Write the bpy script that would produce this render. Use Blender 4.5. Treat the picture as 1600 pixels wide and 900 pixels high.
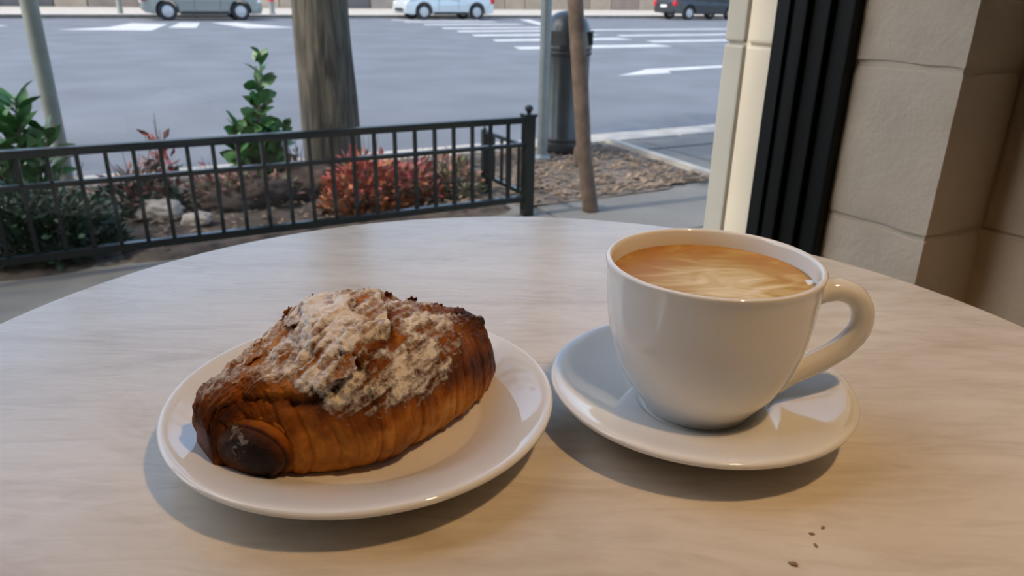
import bpy, bmesh, math, random
import numpy as np
from mathutils import Vector, Matrix, noise as mn
random.seed(7)
sc = bpy.context.scene
for o in list(bpy.data.objects): bpy.data.objects.remove(o)
PI = math.pi

# ------------------------------------------------------------------ camera
TOP = 0.735                                   # table top height
cam_d = bpy.data.cameras.new('camera'); cam = bpy.data.objects.new('camera', cam_d)
sc.collection.objects.link(cam); sc.camera = cam
cam_d.sensor_width = 36; cam_d.lens = 36*1155/1600; cam_d.clip_start = .01; cam_d.clip_end = 400
Rw = ((0.99986305, 0.01654946, 0.0), (0.00612273, -0.36991502, 0.92904542), (0.0153752, -0.92891818, -0.36996569))
right = Vector([r[0] for r in Rw]); up = -Vector([r[1] for r in Rw]); back = -Vector([r[2] for r in Rw])
cam.matrix_world = Matrix(((right.x, up.x, back.x, 0), (right.y, up.y, back.y, 0), (right.z, up.z, back.z, .94), (0, 0, 0, 1)))
cam_d.dof.use_dof = True; cam_d.dof.focus_distance = .385; cam_d.dof.aperture_fstop = 18

# ------------------------------------------------------------------ the street grid: u along the street, v across it
AZ = math.radians(28)
U = Vector((math.cos(AZ), math.sin(AZ), 0)); V = Vector((-math.sin(AZ), math.cos(AZ), 0))
def W(u, v, z=0.0): return U*u + V*v + Vector((0, 0, z))

# ------------------------------------------------------------------ world, sun, exposure
wd = bpy.data.worlds.new('sky'); sc.world = wd; wd.use_nodes = True
wn = wd.node_tree.nodes; wl = wd.node_tree.links
bg = wn['Background']; sky = wn.new('ShaderNodeTexSky'); sky.sky_type = 'NISHITA'; sky.sun_disc = False
sky.sun_elevation = math.radians(48); sky.air_density = 1.0; sky.dust_density = 2.5; sky.ozone_density = 1.0
SUN = (U*-.64 + V*.03 + Vector((0, 0, .766))).normalized()
sky.sun_rotation = math.atan2(SUN.x, SUN.y)
wl.new(sky.outputs[0], bg.inputs[0]); bg.inputs[1].default_value = .44
sd = bpy.data.lights.new('sun', 'SUN'); so = bpy.data.objects.new('sun', sd); sc.collection.objects.link(so)
sd.energy = 2.3; sd.color = (1, .90, .76); sd.angle = math.radians(1.2)
so.rotation_euler = SUN.to_track_quat('Z', 'Y').to_euler(); so.location = (0, 0, 20)
sc.view_settings.view_transform = 'Standard'; sc.view_settings.look = 'None'
sc.view_settings.gamma = 1; sc.view_settings.use_curve_mapping = False
sc.view_settings.exposure = 0.0

# ------------------------------------------------------------------ helpers
def new_mat(name):
    m = bpy.data.materials.new(name); m.use_nodes = True
    return m, m.node_tree.nodes, m.node_tree.links, m.node_tree.nodes['Principled BSDF']
def plain(name, col, rough=.5, metal=0, spec=.5, noise=0, scale=20, bump=0, bscale=80, **kw):
    m, n, l, b = new_mat(name)
    b.inputs['Base Color'].default_value = (*col, 1); b.inputs['Roughness'].default_value = rough
    b.inputs['Metallic'].default_value = metal; b.inputs['Specular IOR Level'].default_value = spec
    for k, v in kw.items(): b.inputs[k].default_value = v
    if noise or bump:
        tc = n.new('ShaderNodeTexCoord')
        if noise:
            nz = n.new('ShaderNodeTexNoise'); nz.inputs['Scale'].default_value = scale; nz.inputs['Detail'].default_value = 5
            l.new(tc.outputs['Object'], nz.inputs['Vector'])
            r = n.new('ShaderNodeValToRGB'); r.color_ramp.elements[0].position = .3; r.color_ramp.elements[1].position = .7
            r.color_ramp.elements[0].color = (*[max(0, c*(1-noise)) for c in col], 1); r.color_ramp.elements[1].color = (*[min(1, c*(1+noise)) for c in col], 1)
            l.new(nz.outputs['Fac'], r.inputs[0]); l.new(r.outputs[0], b.inputs['Base Color'])
        if bump:
            nb = n.new('ShaderNodeTexNoise'); nb.inputs['Scale'].default_value = bscale; nb.inputs['Detail'].default_value = 6
            l.new(tc.outputs['Object'], nb.inputs['Vector'])
            bp = n.new('ShaderNodeBump'); bp.inputs['Strength'].default_value = bump; bp.inputs['Distance'].default_value = .004
            l.new(nb.outputs['Fac'], bp.inputs['Height']); l.new(bp.outputs[0], b.inputs['Normal'])
    return m
class MB:
    def __init__(s): s.v = []; s.f = []
    def add(s, vs, fs):
        k = len(s.v); s.v += [tuple(v) for v in vs]; s.f += [tuple(i+k for i in f) for f in fs]; return s
    def box(s, x0, x1, y0, y1, z0, z1):
        return s.add([(x, y, z) for z in (z0, z1) for y in (y0, y1) for x in (x0, x1)],
                     [(0,2,3,1), (4,5,7,6), (0,1,5,4), (2,6,7,3), (0,4,6,2), (1,3,7,5)])
    def tube(s, pts, rad, n=10, cap=True, flat=1.0):
        pts = [Vector(p) for p in pts]; rad = rad if hasattr(rad, '__len__') else [rad]*len(pts); rings = []
        ref = None
        for i, p in enumerate(pts):
            d = (pts[min(i+1, len(pts)-1)] - pts[max(i-1, 0)]).normalized()
            if ref is None: ref = Vector((0, 0, 1)) if abs(d.z) < .9 else Vector((0, 1, 0))
            a = d.cross(ref)
            if a.length < 1e-4: a = d.orthogonal()
            a.normalize(); b = a.cross(d).normalized(); ref = b
            rings.append([p + (a*math.cos(2*PI*k/n)*flat + b*math.sin(2*PI*k/n))*rad[i] for k in range(n)])
        vs = [v for r in rings for v in r]
        fs = [(i*n+k, i*n+(k+1) % n, (i+1)*n+(k+1) % n, (i+1)*n+k) for i in range(len(rings)-1) for k in range(n)]
        if cap: fs += [tuple(range(n))[::-1], tuple((len(rings)-1)*n+k for k in range(n))]
        return s.add(vs, fs)
    def lathe(s, prof, n=48, cx=0, cy=0, cz=0):
        vs = [(cx+r*math.cos(2*PI*k/n), cy+r*math.sin(2*PI*k/n), cz+z) for r, z in prof for k in range(n)]
        fs = [(i*n+k, i*n+(k+1) % n, (i+1)*n+(k+1) % n, (i+1)*n+k) for i in range(len(prof)-1) for k in range(n)]
        return s.add(vs, fs)
    def prism(s, poly, y0, y1):           # polygon in x,z pushed along y
        n = len(poly); vs = [(x, y0, z) for x, z in poly] + [(x, y1, z) for x, z in poly]
        return s.add(vs, [tuple(range(n)), tuple(range(2*n-1, n-1, -1))] + [(i, i+n, (i+1) % n+n, (i+1) % n) for i in range(n)])
    def slab(s, poly, z0, z1):            # polygon in x,y pushed up
        n = len(poly); vs = [(x, y, z0) for x, y in poly] + [(x, y, z1) for x, y in poly]
        return s.add(vs, [tuple(range(n))[::-1], tuple(range(n, 2*n))] + [(i, (i+1) % n, (i+1) % n+n, i+n) for i in range(n)])
    def mesh(s, name, mat, smooth=False, bevel=0, seg=2, fix=True):
        me = bpy.data.meshes.new(name); me.from_pydata(s.v, [], s.f)
        if bevel or fix:
            bm = bmesh.new(); bm.from_mesh(me)
            bmesh.ops.remove_doubles(bm, verts=bm.verts, dist=1e-6)
            if bevel: bmesh.ops.bevel(bm, geom=[e for e in bm.edges if len(e.link_faces) == 2 and e.calc_face_angle(0) > .6], offset=bevel, segments=seg, affect='EDGES', profile=.6)
            bmesh.ops.recalc_face_normals(bm, faces=bm.faces); bm.to_mesh(me); bm.free()
        me.materials.append(mat)
        if smooth:
            me.polygons.foreach_set('use_smooth', [True]*len(me.polygons))
            if smooth != 'all': me.set_sharp_from_angle(angle=math.radians(38))
        return me
    def build(s, name, mat, parent=None, loc=(0, 0, 0), rotz=0, **kw):
        return link(name, s.mesh(name, mat, **kw), parent, loc, rotz)
def link(name, me, parent=None, loc=(0, 0, 0), rotz=0):
    o = bpy.data.objects.new(name, me); sc.collection.objects.link(o)
    o.location = loc; o.rotation_euler = (0, 0, rotz)
    if parent: o.parent = parent
    return o
def tag(o, label=None, cat=None, group=None, kind=None):
    if label: o['label'] = label
    if cat: o['category'] = cat
    if group: o['group'] = group
    if kind: o['kind'] = kind
    return o
def thing(name, label, cat, loc=(0, 0, 0), rotz=0, group=None):
    return tag(link(name, None, None, loc, rotz), label, cat, group)
def struct(o, label, cat): return tag(o, label, cat, None, 'structure')
def spline(prof, per=6):                       # Catmull-Rom through (r,z) points
    out = []; P = [prof[0]]+list(prof)+[prof[-1]]
    for i in range(1, len(P)-2):
        for k in range(per):
            t = k/per; a, b, c, d = [np.array(P[i+j], float) for j in (-1, 0, 1, 2)]
            out.append(tuple(.5*((2*b)+(c-a)*t+(2*a-5*b+4*c-d)*t*t+(3*b-a-3*c+d)*t**3)))
    return out+[tuple(prof[-1])]
def sstep(a, b, x): 
    t = np.clip((x-a)/(b-a), 0, 1); return t*t*(3-2*t)

# ------------------------------------------------------------------ materials
M = {}
M['asphalt'] = plain('asphalt', (.132, .146, .167), .8, noise=.16, scale=.9, bump=.3, bscale=60)
M['paint'] = plain('road paint', (.47, .48, .48), .7, noise=.14, scale=3)
M['concrete'] = plain('concrete', (.185, .18, .165), .85, noise=.14, scale=2.5, bump=.25, bscale=50)
M['curb'] = plain('curb stone', (.45, .42, .37), .8, noise=.15, scale=5, bump=.2)
M['soil'] = plain('soil', (.085, .065, .05), .95, noise=.5, scale=16, bump=.9, bscale=60)
M['mulch'] = plain('mulch', (.16, .13, .105), .95, noise=.45, scale=22, bump=.9, bscale=70)
M['chip'] = plain('wood chip', (.25, .18, .12), .9, noise=.5, scale=6)
M['fence'] = plain('fence paint', (.006, .011, .011), .22, spec=.45)
M['galv'] = plain('galvanised steel', (.25, .285, .285), .45, .5, noise=.12, scale=12)
M['polegreen'] = plain('weathered pole paint', (.26, .28, .25), .55, .2, noise=.15, scale=10)
M['can'] = plain('trash can metal', (.055, .065, .07), .30, .5, noise=.15, scale=8)
M['candark'] = plain('trash can dark metal', (.02, .022, .024), .5)
M['bark2'] = plain('slender bark', (.125, .085, .062), .85, noise=.35, scale=18, bump=.5, bscale=30)
M['leaf'] = plain('green leaf', (.055, .17, .045), .42, noise=.35, scale=15, **{'Subsurface Weight': 0.0})
M['leafdark'] = plain('dark green leaf', (.04, .085, .05), .5, noise=.4, scale=12)
M['red'] = plain('red leaf', (.40, .075, .065), .5, noise=.5, scale=14)
M['rust'] = plain('rust leaf', (.36, .13, .05), .6, noise=.5, scale=14)
M['drypink'] = plain('dry leaf', (.33, .16, .13), .7, noise=.4, scale=12)
M['drygreen'] = plain('dull leaf', (.17, .17, .10), .7, noise=.45, scale=14)
M['twig'] = plain('twig', (.12, .085, .06), .9)
M['stone'] = plain('pale rock', (.48, .41, .34), .85, noise=.25, scale=9, bump=.6, bscale=30)
M['thatch'] = plain('dry root mound', (.06, .042, .034), .95, noise=.5, scale=20, bump=1, bscale=50)
M['frame'] = plain('black window frame', (.0025, .0035, .0035), .5, spec=.22)
M['cream'] = plain('cream stone', (.62, .55, .43), .75, noise=.08, scale=6, bump=.18, bscale=25)
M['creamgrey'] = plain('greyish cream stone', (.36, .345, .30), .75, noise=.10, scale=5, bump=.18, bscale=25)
M['wallbrown'] = plain('brown plaster', (.17, .125, .09), .85, noise=.08, scale=3)
M['wallwhite'] = plain('plaster', (.62, .57, .50), .85, noise=.05, scale=3)
M['floor'] = plain('floor boards', (.16, .10, .06), .5, noise=.25, scale=4)
M['iron'] = plain('cast iron', (.015, .015, .016), .45, .3)
M['ceramic'] = plain('white glazed ceramic', (.80, .80, .775), .07, spec=.55, **{'Coat Weight': .35, 'Coat Roughness': .03})
M['rubber'] = plain('tyre rubber', (.018, .019, .021), .8)
M['rim'] = plain('wheel alloy', (.55, .57, .60), .35, .6)
M['carglass'] = plain('car glass', (.02, .025, .03), .08)
M['tail'] = plain('tail light', (.55, .02, .03), .2)
M['head'] = plain('head light', (.75, .78, .8), .1)
M['plateW'] = plain('number plate', (.7, .7, .72), .5)
M['silver'] = plain('silver car paint', (.25, .27, .265), .3, .45, **{'Coat Weight': .5})
M['palesilver'] = plain('pale silver car paint', (.56, .62, .65), .3, .4, **{'Coat Weight': .5})
M['darkpaint'] = plain('dark car paint', (.035, .042, .05), .28, .3, **{'Coat Weight': .5})
M['trimblack'] = plain('black plastic', (.02, .022, .024), .6)

def mat_table():
    m, n, l, b = new_mat('pale laminate table top')
    tc = n.new('ShaderNodeTexCoord'); mp = n.new('ShaderNodeMapping'); mp.inputs['Rotation'].default_value = (0, 0, math.radians(-6)); mp.inputs['Scale'].default_value = (2.0, 6.5, 1)
    l.new(tc.outputs['Object'], mp.inputs['Vector'])
    n1 = n.new('ShaderNodeTexNoise'); n1.inputs['Scale'].default_value = 3.2; n1.inputs['Detail'].default_value = 8; n1.inputs['Roughness'].default_value = .62; n1.inputs['Distortion'].default_value = .9
    l.new(mp.outputs[0], n1.inputs['Vector'])
    r = n.new('ShaderNodeValToRGB'); e = r.color_ramp.elements
    e[0].position = .28; e[0].color = (.57, .495, .395, 1); e[1].position = .70; e[1].color = (.75, .70, .61, 1)
    x = r.color_ramp.elements.new(.46); x.color = (.68, .62, .525, 1)
    l.new(n1.outputs['Fac'], r.inputs[0])
    # fine hairline veins
    mp2 = n.new('ShaderNodeMapping'); mp2.inputs['Rotation'].default_value = (0, 0, math.radians(8)); mp2.inputs['Scale'].default_value = (9, 38, 1); l.new(tc.outputs['Object'], mp2.inputs['Vector'])
    n2 = n.new('ShaderNodeTexNoise'); n2.inputs['Scale'].default_value = 2.4; n2.inputs['Detail'].default_value = 6; n2.inputs['Distortion'].default_value = 1.2; l.new(mp2.outputs[0], n2.inputs['Vector'])
    r2 = n.new('ShaderNodeValToRGB'); r2.color_ramp.elements[0].position = .30; r2.color_ramp.elements[0].color = (.90, .885, .87, 1); r2.color_ramp.elements[1].position = .52; r2.color_ramp.elements[1].color = (1, 1, 1, 1)
    l.new(n2.outputs['Fac'], r2.inputs[0])
    mx = n.new('ShaderNodeMix'); mx.data_type = 'RGBA'; mx.blend_type = 'MULTIPLY'; mx.inputs[0].default_value = 1
    l.new(r.outputs[0], mx.inputs[6]); l.new(r2.outputs[0], mx.inputs[7]); l.new(mx.outputs[2], b.inputs['Base Color'])
    b.inputs['Roughness'].default_value = .27
    rr = n.new('ShaderNodeMapRange'); rr.inputs[3].default_value = .12; rr.inputs[4].default_value = .30; l.new(n2.outputs['Fac'], rr.inputs[0]); l.new(rr.outputs[0], b.inputs['Roughness'])
    bp = n.new('ShaderNodeBump'); bp.inputs['Strength'].default_value = .30; bp.inputs['Distance'].default_value = .001
    l.new(n2.outputs['Fac'], bp.inputs['Height']); l.new(bp.outputs[0], b.inputs['Normal'])
    return m
M['table'] = mat_table()

def mat_wall():
    m, n, l, b = new_mat('painted block wall')
    tc = n.new('ShaderNodeTexCoord')
    n1 = n.new('ShaderNodeTexNoise'); n1.inputs['Scale'].default_value = 9; n1.inputs['Detail'].default_value = 6; l.new(tc.outputs['Object'], n1.inputs['Vector'])
    r = n.new('ShaderNodeValToRGB'); r.color_ramp.elements[0].position = .3; r.color_ramp.elements[0].color = (.47, .40, .31, 1); r.color_ramp.elements[1].position = .7; r.color_ramp.elements[1].color = (.57, .49, .385, 1)
    l.new(n1.outputs['Fac'], r.inputs[0]); l.new(r.outputs[0], b.inputs['Base Color']); b.inputs['Roughness'].default_value = .62
    n2 = n.new('ShaderNodeTexNoise'); n2.inputs['Scale'].default_value = 38; n2.inputs['Detail'].default_value = 7; n2.inputs['Roughness'].default_value = .6; l.new(tc.outputs['Object'], n2.inputs['Vector'])
    bp = n.new('ShaderNodeBump'); bp.inputs['Strength'].default_value = .35; bp.inputs['Distance'].default_value = .006
    l.new(n2.outputs['Fac'], bp.inputs['Height']); l.new(bp.outputs[0], b.inputs['Normal'])
    return m
M['wall'] = mat_wall()

def mat_glass():
    m = bpy.data.materials.new('window glass'); m.use_nodes = True; n = m.node_tree.nodes; l = m.node_tree.links; n.clear()
    out = n.new('ShaderNodeOutputMaterial'); mix = n.new('ShaderNodeMixShader'); tr = n.new('ShaderNodeBsdfTransparent'); gl = n.new('ShaderNodeBsdfGlossy'); fr = n.new('ShaderNodeFresnel')
    tr.inputs[0].default_value = (.975, .985, .98, 1); gl.inputs['Roughness'].default_value = .01; fr.inputs['IOR'].default_value = 1.45
    ge = n.new('ShaderNodeNewGeometry'); fx = n.new('ShaderNodeMath'); fx.operation = 'SUBTRACT'; fx.inputs[0].default_value = 1; l.new(ge.outputs['Backfacing'], fx.inputs[1])
    fm = n.new('ShaderNodeMath'); fm.operation = 'MULTIPLY'; l.new(fr.outputs[0], fm.inputs[0]); l.new(fx.outputs[0], fm.inputs[1])
    l.new(fm.outputs[0], mix.inputs[0]); l.new(tr.outputs[0], mix.inputs[1]); l.new(gl.outputs[0], mix.inputs[2]); l.new(mix.outputs[0], out.inputs[0])
    return m
M['glass'] = mat_glass()

def mat_bark():
    m, n, l, b = new_mat('tree bark')
    tc = n.new('ShaderNodeTexCoord'); mp = n.new('ShaderNodeMapping'); mp.inputs['Scale'].default_value = (26, 26, 3.2); l.new(tc.outputs['Object'], mp.inputs['Vector'])
    n1 = n.new('ShaderNodeTexNoise'); n1.inputs['Scale'].default_value = 1.4; n1.inputs['Detail'].default_value = 6; n1.inputs['Distortion'].default_value = .6; l.new(mp.outputs[0], n1.inputs['Vector'])
    r = n.new('ShaderNodeValToRGB'); r.color_ramp.elements[0].position = .35; r.color_ramp.elements[0].color = (.045, .04, .032, 1); r.color_ramp.elements[1].position = .66; r.color_ramp.elements[1].color = (.145, .128, .098, 1)
    l.new(n1.outputs['Fac'], r.inputs[0]); l.new(r.outputs[0], b.inputs['Base Color']); b.inputs['Roughness'].default_value = .9
    bp = n.new('ShaderNodeBump'); bp.inputs['Strength'].default_value = .8; bp.inputs['Distance'].default_value = .015; l.new(n1.outputs['Fac'], bp.inputs['Height']); l.new(bp.outputs[0], b.inputs['Normal'])
    return m
M['bark'] = mat_bark()

def mat_coffee():
    m, n, l, b = new_mat('latte foam')
    tc = n.new('ShaderNodeTexCoord'); sep = n.new('ShaderNodeSeparateXYZ')
    # swirl: domain-warped noise stretched across the cup
    mp = n.new('ShaderNodeMapping'); mp.inputs['Scale'].default_value = (17, 34, 1); mp.inputs['Rotation'].default_value = (0, 0, math.radians(14)); l.new(tc.outputs['Object'], mp.inputs['Vector'])
    n1 = n.new('ShaderNodeTexNoise'); n1.inputs['Scale'].default_value = 1.5; n1.inputs['Detail'].default_value = 1.5; n1.inputs['Distortion'].default_value = 2.6; l.new(mp.outputs[0], n1.inputs['Vector'])
    vl = n.new('ShaderNodeVectorMath'); vl.operation = 'SUBTRACT'; vl.inputs[1].default_value = (.006, -.008, 0); l.new(tc.outputs['Object'], vl.inputs[0])
    ln = n.new('ShaderNodeVectorMath'); ln.operation = 'LENGTH'; l.new(vl.outputs[0], ln.inputs[0])
    mr = n.new('ShaderNodeMapRange'); mr.inputs[1].default_value = .020; mr.inputs[2].default_value = .046; mr.inputs[1].default_value = .012; mr.inputs[3].default_value = .40; mr.inputs[4].default_value = -.12; l.new(ln.outputs['Value'], mr.inputs[0])
    ad = n.new('ShaderNodeMath'); ad.operation = 'MULTIPLY_ADD'; ad.inputs[1].default_value = .95; l.new(n1.outputs['Fac'], ad.inputs[0]); l.new(mr.outputs[0], ad.inputs[2])
    r = n.new('ShaderNodeValToRGB'); e = r.color_ramp.elements
    e[0].position = .22; e[0].color = (.44, .20, .055, 1); e[1].position = 1.0; e[1].color = (.80, .68, .48, 1)
    for p, c in ((.42, (.46, .25, .06)), (.58, (.53, .34, .115)), (.72, (.61, .455, .205)), (.86, (.70, .57, .32))):
        x = e.new(p); x.color = (*c, 1)
    l.new(ad.outputs[0], r.inputs[0]); l.new(r.outputs[0], b.inputs['Base Color']); b.inputs['Roughness'].default_value = .45; b.inputs['Specular IOR Level'].default_value = .3
    n2 = n.new('ShaderNodeTexNoise'); n2.inputs['Scale'].default_value = 1100; n2.inputs['Detail'].default_value = 2; l.new(tc.outputs['Object'], n2.inputs['Vector'])
    bp = n.new('ShaderNodeBump'); bp.inputs['Strength'].default_value = .25; bp.inputs['Distance'].default_value = .0004; l.new(n2.outputs['Fac'], bp.inputs['Height']); l.new(bp.outputs[0], b.inputs['Normal'])
    return m
M['coffee'] = mat_coffee()

def mat_croissant(name='croissant crust', flake=False):
    m, n, l, b = new_mat(name)
    tc = n.new('ShaderNodeTexCoord')
    bake = n.new('ShaderNodeAttribute'); bake.attribute_name = 'bake'
    sug = n.new('ShaderNodeAttribute'); sug.attribute_name = 'sugar'
    n1 = n.new('ShaderNodeTexNoise'); n1.inputs['Scale'].default_value = 70; n1.inputs['Detail'].default_value = 5; l.new(tc.outputs['Object'], n1.inputs['Vector'])
    ma = n.new('ShaderNodeMath'); ma.operation = 'MULTIPLY_ADD'; ma.inputs[1].default_value = .34; l.new(n1.outputs['Fac'], ma.inputs[0])
    sb = n.new('ShaderNodeMath'); sb.operation = 'SUBTRACT'; sb.inputs[1].default_value = .17; l.new(bake.outputs['Fac'], sb.inputs[0]); l.new(sb.outputs[0], ma.inputs[2])
    r = n.new('ShaderNodeValToRGB'); e = r.color_ramp.elements
    e[0].position = 0; e[0].color = (.66, .36, .12, 1); e[1].position = 1; e[1].color = (.012, .006, .005, 1)
    for p, c in ((.22, (.50, .185, .022)), (.42, (.27, .078, .007)), (.62, (.115, .028, .004)), (.82, (.036, .010, .004))):
        x = e.new(p); x.color = (*c, 1)
    l.new(ma.outputs[0], r.inputs[0])
    # sugar: mask plus clumpy grain, thresholded
    n2 = n.new('ShaderNodeTexNoise'); n2.inputs['Scale'].default_value = 380; n2.inputs['Detail'].default_value = 5; n2.inputs['Roughness'].default_value = .65; l.new(tc.outputs['Object'], n2.inputs['Vector'])
    mp = n.new('ShaderNodeMapping'); mp.inputs['Rotation'].default_value = (0, 0, math.radians(-50)); mp.inputs['Scale'].default_value = (150, 130, 170); l.new(tc.outputs['Object'], mp.inputs['Vector'])
    n3 = n.new('ShaderNodeTexNoise'); n3.inputs['Scale'].default_value = 1; n3.inputs['Detail'].default_value = 5; l.new(mp.outputs[0], n3.inputs['Vector'])
    av = n.new('ShaderNodeMath'); av.operation = 'ADD'; l.new(n2.outputs['Fac'], av.inputs[0]); l.new(n3.outputs['Fac'], av.inputs[1])
    th = n.new('ShaderNodeMath'); th.operation = 'MULTIPLY_ADD'; th.inputs[1].default_value = .9; l.new(av.outputs[0], th.inputs[0]); l.new(sug.outputs['Fac'], th.inputs[2])
    cr = n.new('ShaderNodeMapRange'); cr.inputs[1].default_value = 1.34; cr.inputs[2].default_value = 1.70; l.new(th.outputs[0], cr.inputs[0])
    mx = n.new('ShaderNodeMix'); mx.data_type = 'RGBA'; l.new(cr.outputs[0], mx.inputs[0]); l.new(r.outputs[0], mx.inputs[6]); mx.inputs[7].default_value = (.82, .755, .69, 1)
    l.new(mx.outputs[2], b.inputs['Base Color'])
    ro = n.new('ShaderNodeMapRange'); ro.inputs[3].default_value = .42; ro.inputs[4].default_value = .95; l.new(cr.outputs[0], ro.inputs[0]); l.new(ro.outputs[0], b.inputs['Roughness'])
    b.inputs['Specular IOR Level'].default_value = .16
    hs = n.new('ShaderNodeMath'); hs.operation = 'MULTIPLY_ADD'; hs.inputs[1].default_value = 1.1; l.new(cr.outputs[0], hs.inputs[0]); l.new(n2.outputs['Fac'], hs.inputs[2])
    bp = n.new('ShaderNodeBump'); bp.inputs['Strength'].default_value = .8; bp.inputs['Distance'].default_value = .0014; l.new(hs.outputs[0], bp.inputs['Height']); l.new(bp.outputs[0], b.inputs['Normal'])
    return m
M['crust'] = mat_croissant()

# ================================================================== STRUCTURE: street
# road, curb, sidewalk
road = struct(MB().box(-70, 110, 4.46, 33, -.35, -.15).build('road', M['asphalt'], rotz=AZ), 'grey asphalt street with painted crosswalk lines', 'road')
def ground_patch(poly, z0, z1, name, mat, parent): return MB().slab(poly, z0, z1).build(name, M[mat], parent)
for v0, u0 in ((14.3, 7.7), (16.9, 8.45), (19.1, 8.9), (21.3, 9.4), (23.3, 9.75), (26.1, 10.2), (28.6, 10.35), (30.6, 10.5)):
    ground_patch([(u0, v0), (u0+4.0, v0-.05), (u0+4.1, v0+.75), (u0+.25, v0+.75)], -.152, -.145, 'crosswalk_stripe', 'paint', road)
for v0, u0, u1 in ((15.7, 12.3, 18.5), (18.3, 13.2, 21), (21.5, 13.6, 24)):
    ground_patch([(u0, v0), (u1, v0), (u1, v0+.6), (u0+.2, v0+.6)], -.152, -.145, 'crosswalk_stripe', 'paint', road)
ground_patch([(14.2, 24.5), (14.6, 24.5), (17.4, 31.5), (16.9, 31.5)], -.152, -.145, 'stop_line', 'paint', road)
for q in ([(-1.0, 24.2), (1.2, 23.4), (1.9, 27.5), (.9, 28.4), (.2, 25.6)], [(1.75, 25.1), (2.5, 24.9), (3.0, 28.6), (2.4, 28.8)],
          [(3.4, 28.6), (4.2, 28.8), (5.3, 24.6), (3.9, 24.6)], [(5.9, 27.4), (7.0, 27.4), (7.2, 25), (6.3, 25)], [(-4.2, 23.5), (-3.2, 23.3), (-2.4, 27), (-3.2, 27.2)]):
    ground_patch(q, -.152, -.145, 'road_marking', 'paint', road)
# turn arrow: shaft, bend and head
ground_patch([(6.5, 9.1), (7.6, 9.22), (7.75, 9.5), (9.6, 9.75), (9.6, 10.0), (7.6, 9.85), (7.2, 9.55)], -.152, -.145, 'arrow_marking', 'paint', road)
curb = struct(link('curb', None, rotz=AZ), 'pale stone kerb along the planting bed', 'curb')
kb = MB().box(0, 1.78, 4.2, 4.46, -.3, .012).mesh('kerb_stone', M['curb'], bevel=.012)
for k in range(-6, 14): link('kerb_stone', kb, curb, (k*1.8, 0, 0))
side = struct(MB().box(-40, 60, .9, 4.2, -.3, -.02).build('sidewalk', M['concrete'], rotz=AZ), 'grey concrete sidewalk outside the window', 'sidewalk')
sl = MB().box(0, 1.488, 0, 1.488, -.03, 0).mesh('slab', M['concrete'], bevel=.006)
for i in range(-5, 8):
    for j in (0, 1):
        link('slab', sl, side, (i*1.5+.2, .9+j*1.5-.02, 0))
# right-hand apron behind the beds
M_ = MB().box(0, 1.488, 0, .29, -.03, 0).mesh('slab', M['concrete'])
for i in range(-5, 8): link('slab', M_, side, (i*1.5+.2, 3.9, 0))
fs_ = struct(MB().box(-70, 110, 33, 46, -.35, -.02).build('far_sidewalk', M['curb'], rotz=AZ), 'pale sidewalk on the far side of the street', 'sidewalk')
ff = MB().box(-70, 110, 33, 33.3, -.2, -.01).build('kerb_edge', M['curb'], fs_)
# far building: plinth panels, piers, dark openings
farw = struct(link('wall_far', None, rotz=AZ), 'tan building front across the street', 'building')
pm = [plain('far stone %d' % i, c, .85, noise=.15, scale=1.2) for i, c in enumerate([(.42, .33, .24), (.50, .40, .29), (.30, .23, .18), (.36, .30, .25), (.15, .135, .13)])]
MB().box(-70, 110, 46.3, 46.9, -.3, 9).build('wall_body', pm[3], farw)
rnd = random.Random(3); x = -40
while x < 80:
    w = rnd.choice([1.2, 1.8, 2.4, 1.5]); k = rnd.choice([0, 1, 1, 2, 3, 4, 0])
    MB().box(x, x+w-.06, 46.0+(.12 if k == 4 else 0), 46.3, -.1, 2.6).build('panel', pm[k], farw)
    x += w
# ================================================================== STRUCTURE: the cafe room
GV = .74                                       # glass plane
wf = struct(link('wall_front', None, rotz=AZ), 'low wall and header around the cafe window', 'wall')
MB().box(-1.7, .86, .69, .86, 0, .44).build('low_wall', M['wallwhite'], wf)
MB().box(-5, -1.7, .69, .86, 0, 3.3).build('wall_panel', M['wallwhite'], wf)
MB().box(-1.7, .965, .69, .86, 2.9, 3.3).build('header', M['wallwhite'], wf)
MB().box(-5.2, 1.6, .70, .875, 3.3, 7).build('upper_facade', M['cream'], wf)
MB().box(-1.7, .86, .665, .86, .44, .47).build('sill_board', M['frame'], wf)
struct(MB().box(-5, 1.4, -4.6, .69, -.1, 0).build('floor', M['floor'], rotz=AZ), 'dark board floor of the cafe', 'floor')
struct(MB().box(-5, 1.4, -4.6, .9, 3.3, 3.4).build('ceiling', M['wallwhite'], rotz=AZ), 'plain off-white ceiling of the cafe', 'ceiling')
struct(MB().box(-5.1, 1.4, -4.7, -4.6, 0, 3.3).build('wall_back', M['wallbrown'], rotz=AZ), 'plain brown back wall of the cafe', 'wall')
struct(MB().box(-5.1, -5, -4.6, .7, 0, 3.3).build('wall_left', M['wallbrown'], rotz=AZ), 'plain brown left wall of the cafe', 'wall')

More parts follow.
